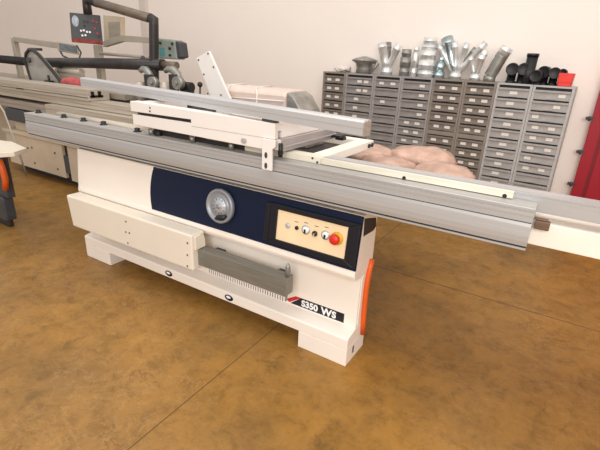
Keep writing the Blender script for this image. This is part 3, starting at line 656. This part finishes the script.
rooted(k, 'hanging_rod', M['arm'], (b_.x,1.86,b_.z), 'thin beige rod hanging slanted behind the white table at the left edge', 'rod')

# ------------------------------------------------------------------ drawer cabinets
xs = [(323.3,71.7),(346,73.3),(374.7,74.7),(402,77.3),(433.3,78.7),(465,81),(497.3,83.3),(533.3,86),(575.5,89.5)]
ss = [atw(x, y, 0)[0] for x, y in xs]
ZT = 1.246; PITCH = .0905
cards = {
 'A': lambda r: (.27,.72), 'B': lambda r: ((.52,.76) if r < 2 else (.42,)),
 'C': lambda r: {0:(.27,.73),2:(.36,)}.get(r, ()), 'D': lambda r: ((.74,) if r < 4 else (.3,.74)),
 'E': lambda r: (.28,.74), 'F': lambda r: (.5,), 'G': lambda r: {0:(.8,),1:(.72,),2:(.2,),6:(.22,),8:(),9:()}.get(r, (.27,.74))}
kinds = [('A','cabb','drb'),('B','cabg','drg'),('C','cabg','drg'),('D','cabg','drg'),('E','cabb','drb'),('E','cabb','drb'),('F','cabgl','drgl'),('G','cabgl','drgl')]
labels = ['leftmost narrow grey metal drawer cabinet along the back wall, partly behind the wrapped pack',
 'grey drawer cabinet under the crumpled foil covered duct hood',
 'grey drawer cabinet with few label cards under the leftmost bare Y shaped duct',
 'grey drawer cabinet under the tall stack of ringed duct couplings',
 'brown grey drawer cabinet under the largest fan shaped duct branch',
 'brown grey drawer cabinet under the slanted ribbed duct hose, left of the paler cabinets',
 'pale grey drawer cabinet under the black pipe fittings, one centred card per drawer',
 'rightmost pale grey drawer cabinet, with the red box on top and the red door beside']
def make_drawer(w, m, root):
    bm_ = MB()
    h = PITCH-.016
    bm_.box(.022, w-.022, -.004, .03, 0, h)
    bm_.box(.022, w-.022, -.016, -.004, h-.012, h)
    return bm_
for i, (kk, cm, dm) in enumerate(kinds):
    s0_, s1_ = ss[i]+.0015, ss[i+1]-.0015; w_ = s1_-s0_
    root = thing('drawer_cabinet', labels[i], 'cabinet', tuple(wp(s0_,0,0)), DY, 'grey drawer cabinets along the back wall')
    mw = world_of(root)
    def lbx(mb, x0,x1,y0,y1,z0,z1,m=None):
        mb.hexa([mw @ Vector(q) for q in ((x0,y0,z0),(x1,y0,z0),(x1,y1,z0),(x0,y1,z0),(x0,y0,z1),(x1,y0,z1),(x1,y1,z1),(x0,y1,z1))], m)
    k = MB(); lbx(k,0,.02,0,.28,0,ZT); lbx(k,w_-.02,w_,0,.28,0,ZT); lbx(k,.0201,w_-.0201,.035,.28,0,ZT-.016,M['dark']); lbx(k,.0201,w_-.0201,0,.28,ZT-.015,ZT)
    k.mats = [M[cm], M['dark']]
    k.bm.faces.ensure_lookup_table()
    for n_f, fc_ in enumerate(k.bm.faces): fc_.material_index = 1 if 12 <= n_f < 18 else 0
    k.build('carcass', M[cm], root)
    first = None; first_card = None; z = ZT-.024-PITCH
    row = 0
    while z > .03:
        if kk == 'E' and row == 5:
            k = MB(); lbx(k,.0205,w_-.0205,-.003,.03,z+PITCH-.045,z+PITCH-.006); k.build('crossbar', M[cm], root); z -= .042
        if first is None:
            k = MB(); h = PITCH-.014
            lbx(k,.021,w_-.021,-.001,.033,0,h*.80); lbx(k,.021,w_-.021,-.014,.033,h*.80,h); lbx(k,w_*.5-.035,w_*.5+.035,-.010,-.001,h*.08,h*.16)
            first = k.build('drawer', M[dm], root); first.location.z = z; dr = first
        else:
            dr = first.copy(); C.objects.link(dr); dr.parent = root; dr.location = (0,0,z)
        for u in cards[kk](row):
            jit = random.uniform(-.008,.008)
            if first_card is None:
                k = MB(); cw = .052 if kk != 'F' else .062
                P0 = mw @ Vector((0,0,z))
                for a_ in (0,):
                    k.hexa([mw @ Vector((x,y,z+zz)) for x,y,zz in ((-cw/2,-.0035,0),(cw/2,-.0035,0),(cw/2,-.001,0),(-cw/2,-.001,0),(-cw/2,-.0035,.026),(cw/2,-.0035,.026),(cw/2,-.001,.026),(-cw/2,-.001,.026))])
                first_card = k.build('label_card', M['card'], dr); cdo = first_card
            else:
                cdo = first_card.copy(); C.objects.link(cdo); cdo.parent = dr
            cdo.location = (.022+(w_-.044)*u+jit, 0, .024)
        z -= PITCH; row += 1

# ------------------------------------------------------------------ ducts on the cabinets
OFF = .13
def wq(x, y, off=OFF): s, z = atw(x, y, off); return wp(s, off, z)
def px2m(px, x=450): a = wq(x,60); b_ = wq(x+px,60+px*.07); return (b_-a).length
def onbase(x, off=OFF):
    s, _ = atw(x, 78, off); return wp(s, off, ZT)
def top_y(x): # cabinet top in the picture
    return 71.7 + (x-323.3)*.0695
DG = 'galvanised duct fittings on the drawer cabinets'
def branch(bx, br, arms, label, m='galv', off=OFF, bh=5):
    base = onbase(bx, off); root = thing('branch_duct', label, 'duct', tuple(base), 0, DG)
    r = px2m(br, bx); hgt = px2m(bh, bx)
    k = MB(); k.lathe(base, (0,0,1), [(r,0),(r,hgt*.45),(r*1.06,hgt*.47),(r*1.06,hgt*.6),(r,hgt*.62),(r,hgt),(r*.7,hgt*1.3)], 24); k.build('collar', M[m], root)
    for (tx, ty, pr_, dy, mm) in arms:
        t = wq(tx, ty, off+dy); rr = px2m(pr_, bx); st_ = base + Vector((0,0,hgt*.8)); d_ = (t-st_)
        k = MB(); k.tube([st_, st_+d_*.3, st_+d_*.82, st_+d_*.83, st_+d_*.86, st_+d_*.87, t], [r*.55, rr*.85, rr, rr*1.1, rr*1.1, rr, rr], 20); k.build('branch_tube', M[mm], root)
    return root
def stack(bx, segs, label, m='galv', off=OFF):
    base = onbase(bx, off); root = thing('duct_coupling', label, 'duct', tuple(base), 0, DG); z = 0
    prof = []
    for i, (r, h) in enumerate(segs):
        r = px2m(r, bx); h = px2m(h, bx); z0 = base + Vector((0,0,z))
        k = MB(); k.lathe(z0, (0,0,1), [(r*.94,.0),(r,.001),(r,h*.4),(r*1.05,h*.42),(r*1.05,h*.55),(r,h*.57),(r,h-.0015),(r*.9,h-.0012)], 24); k.build('duct_ring', M[m], root); z += h
    return root
# foil covered hood
hb_ = onbase(363); hr = thing('duct_hood', 'crumpled foil covered duct hood on the left end of the cabinet row', 'duct', tuple(hb_), 0, DG)
k = MB(); k.lathe(hb_, (0,0,1), [(.085,0),(.08,.05),(.09,.10),(.135,.125),(.14,.135),(.09,.155),(.03,.172),(0,.175)], 20); o_ = k.build('hood_body', M['galvd'], hr)
k = MB(); k.tube([hb_+Vector((.12,0,.12)), hb_+Vector((.16,-.02,.10)), hb_+Vector((.09,-.03,.0))+Vector((0,0,.012))], [.018,.022,.012], 10); k.build('hood_strap', M['galvd'], hr)
blob('plastic_bag', M['film'], tuple(onbase(342)+Vector((0,0,0))), (.10,.08,.035), 0, 'crumpled clear plastic bag left of the foil covered duct hood', 'bag', None, seed=11, amp=.25)
branch(386, 5, [(382,43,4.2,0,'galv'),(387.5,43,3.6,.05,'galvd'),(399,45,3.2,0,'galv')], 'leftmost bare Y shaped galvanised duct with upright arms on the cabinets')
stack(403.5, [(4.6,8),(5,9),(4.4,7)], 'short ringed duct coupling right of the leftmost Y duct', 'galvd')
stack(413, [(3.2,8),(3.0,14),(2.6,5)], 'slim upright duct coupling between two ringed couplings')
stack(425, [(7.6,7),(7.9,9),(7.5,9),(6.8,5),(6.2,6)], 'widest and tallest ringed duct coupling stack on the cabinets')
stack(438.5, [(5.2,6),(4.0,9),(2.5,5)], 'dark shiny coupling left of the large fan shaped duct', 'galvb', OFF+.03)
branch(455, 6, [(437.5,44,3.0,0,'galv'),(447,38,6.0,.06,'galvb'),(455,42,2.8,-.01,'galv'),(467.5,43,3.0,0,'galv'),(476,48,2.6,.04,'galvd'),(486,42.5,3.2,.02,'galv')], 'largest fan shaped galvanised branch duct with six spreading arms', 'galv', .17)
branch(475, 5.2, [(470,57,2.8,0,'galv'),(482.5,55,3.4,-.02,'galv'),(486,50,3.0,-.01,'galv')], 'small galvanised branch duct right of the large fan shaped duct', 'galv', .07)
cn = onbase(490); k = MB(); r = px2m(3.8); k.lathe(cn, (0,0,1), [(r,0),(r,.05),(r*.9,.06),(r*.55,.16),(r*.4,.22),(0,.22)], 20)
rooted(k, 'duct_cone', M['galv'], cn, 'pale upright duct cone just left of the slanted dark hose', 'duct', DG)
# slanted ribbed hose with bright collar
a = onbase(489.5, .08)+Vector((0,0,.05)); b_ = wq(502.5,55,.08); t = wq(508,47,.08)
hz = thing('flexible_duct', 'slanted dark ribbed flexible duct with a bright collar on top', 'duct', tuple(onbase(489.5,.08)), 0, DG)
pts = []; rs = []
for i in range(25):
    pts.append(a.lerp(b_, i/24)); rs.append(.056 if i%2 else .051)
k = MB(); k.tube(pts, rs, 18); k.cyl(onbase(489.5,.08), a+Vector((.0,0,.0)), .052, seg=18); k.build('ribbed_hose', M['galvd'], hz)
k = MB(); k.cyl(b_, t, .054, seg=20); k.cyl(b_.lerp(t,.5), b_.lerp(t,.62), .059, seg=20); k.build('bright_collar', M['galv'], hz)
# black fittings
BG = 'black pipe fittings on the pale cabinets'
def fit2(px, py, r, label, off=.10, turn=0, stub=None):
    b = onbase(px, off); root = thing('pipe_fitting', label, 'pipe fitting', tuple(b), 0, BG); rr = px2m(r, px)
    c_ = wq(px, py, off); zc = max(c_.z, ZT+rr*1.08); cc_ = Vector((b.x,b.y,zc)); ax = (-Nn + U*turn).normalized()
    k = MB(); k.lathe(cc_-ax*.05, ax, [(rr*.9,0),(rr,.002),(rr,.09),(rr*1.07,.092),(rr*1.07,.113),(rr*1.0,.117),(rr*.9,.114),(0,.114)], 22); k.build('socket', M['black'], root)
    k = MB(); k.lathe(b, (0,0,1), [(rr*.9,0),(rr*.9,.015),(rr*.75,.017),(rr*.7,zc-ZT)], 18); k.build('elbow_body', M['black'], root)
    return root
fit2(511,69,6,'leftmost black pipe elbow behind the slanted ribbed duct', .12, .1)
fit2(521.5,69,6,'black pipe elbow left of the tall black pipe', .12, .2)
tb_ = onbase(528,.10); root = thing('black_pipe', 'tall black glossy pipe standing up among the black fittings', 'pipe', tuple(tb_), 0, BG)
k = MB(); t = wq(533.5,53.5,.10); k.tube([tb_, tb_+(t-tb_)*.45, tb_+(t-tb_)*.46, t], [.05,.05,.043,.046], 20); k.build('pipe_body', M['black'], root)
k = MB(); k.cyl(tb_.lerp(t,.9), t, .049, seg=20); k.build('pipe_rim', M['bezel'], root)
fit2(537,76,6,'low black fitting at the foot of the tall black pipe', .05, -.1)
fit2(544,72,6,'black pipe elbow just right of the tall black pipe', .14, -.1)
fit2(553.5,73,5.8,'black pipe elbow left of the red box', .12, .1)
fit2(562,73,4.4,'small black fitting peeking out behind the red box', .20, 0)
# red box
rb = onbase(566,.05); rr_t = thing('red_box', 'small open red plastic box on the rightmost drawer cabinet', 'box', tuple(rb), DY)
a = wp(atw(558.5,80,.05)[0], .02, ZT); c_ = wp(atw(572.5,80,.05)[0], .02, ZT); wv = c_-a
k = MB(); zt2 = .105
for p0, p1 in ((a, c_), (a+Nn*.14, c_+Nn*.14)):
    k.hexa([p0, p1, p1+Nn*.006, p0+Nn*.006, p0+Vector((0,0,zt2))-U*.004, p1+Vector((0,0,zt2))+U*.006, p1+Vector((0,0,zt2))+U*.006+Nn*.006, p0+Vector((0,0,zt2))-U*.004+Nn*.006])
for p0, sg in ((a,-1),(c_-U*.006,1)):
    k.hexa([p0, p0+U*.006, p0+U*.006+Nn*.146, p0+Nn*.146, p0+U*.005*sg+Vector((0,0,zt2)), p0+U*(.006+.005*sg)+Vector((0,0,zt2)), p0+U*(.006+.005*sg)+Nn*.146+Vector((0,0,zt2)), p0+U*.005*sg+Nn*.146+Vector((0,0,zt2))])
k.hexa([a, c_, c_+Nn*.146, a+Nn*.146, a+Vector((0,0,.006)), c_+Vector((0,0,.006)), c_+Nn*.146+Vector((0,0,.006)), a+Nn*.146+Vector((0,0,.006))])
k.build('box_shell', M['redbox'], rr_t)
k = MB(); k.hexa([a-Nn*.006+Vector((0,0,.035)), c_-Nn*.006+Vector((0,0,.035)), c_+Vector((0,0,.035)), a+Vector((0,0,.035)), a-Nn*.006+Vector((0,0,.042)), c_-Nn*.006+Vector((0,0,.042)), c_+Vector((0,0,.042)), a+Vector((0,0,.042))]); k.build('box_rib', M['redbox'], rr_t)

# ------------------------------------------------------------------ light
wd = bpy.data.worlds.new('world'); bpy.context.scene.world = wd; wd.use_nodes = True
bg = wd.node_tree.nodes['Background']; bg.inputs[0].default_value = (1.0,.97,.935,1); bg.inputs[1].default_value = .80
def area(name, loc, rot, sx, sy, power, col=(1,.97,.93)):
    l = bpy.data.lights.new(name, 'AREA'); l.shape = 'RECTANGLE'; l.size = sx; l.size_y = sy; l.energy = power; l.color = col
    o = bpy.data.objects.new(name, l); C.objects.link(o); o.location = loc; o.rotation_euler = rot
area('overhead_fill', (-.4,1.0,5.6), (0,0,0), 9, 4, 250)  # added overhead fill, no such source seen; set to brighten the wall
area('front_fill', (1.6,-2.9,2.7), (math.radians(68),0,math.radians(18)), 4, 2.4, 235)  # added fill behind the camera, unseen; placed for falloff towards the left
sc = bpy.context.scene
sc.view_settings.view_transform = 'Standard'; sc.view_settings.look = 'None'; sc.view_settings.gamma = 1; sc.view_settings.exposure = -.1
sc.view_settings.use_curve_mapping = False
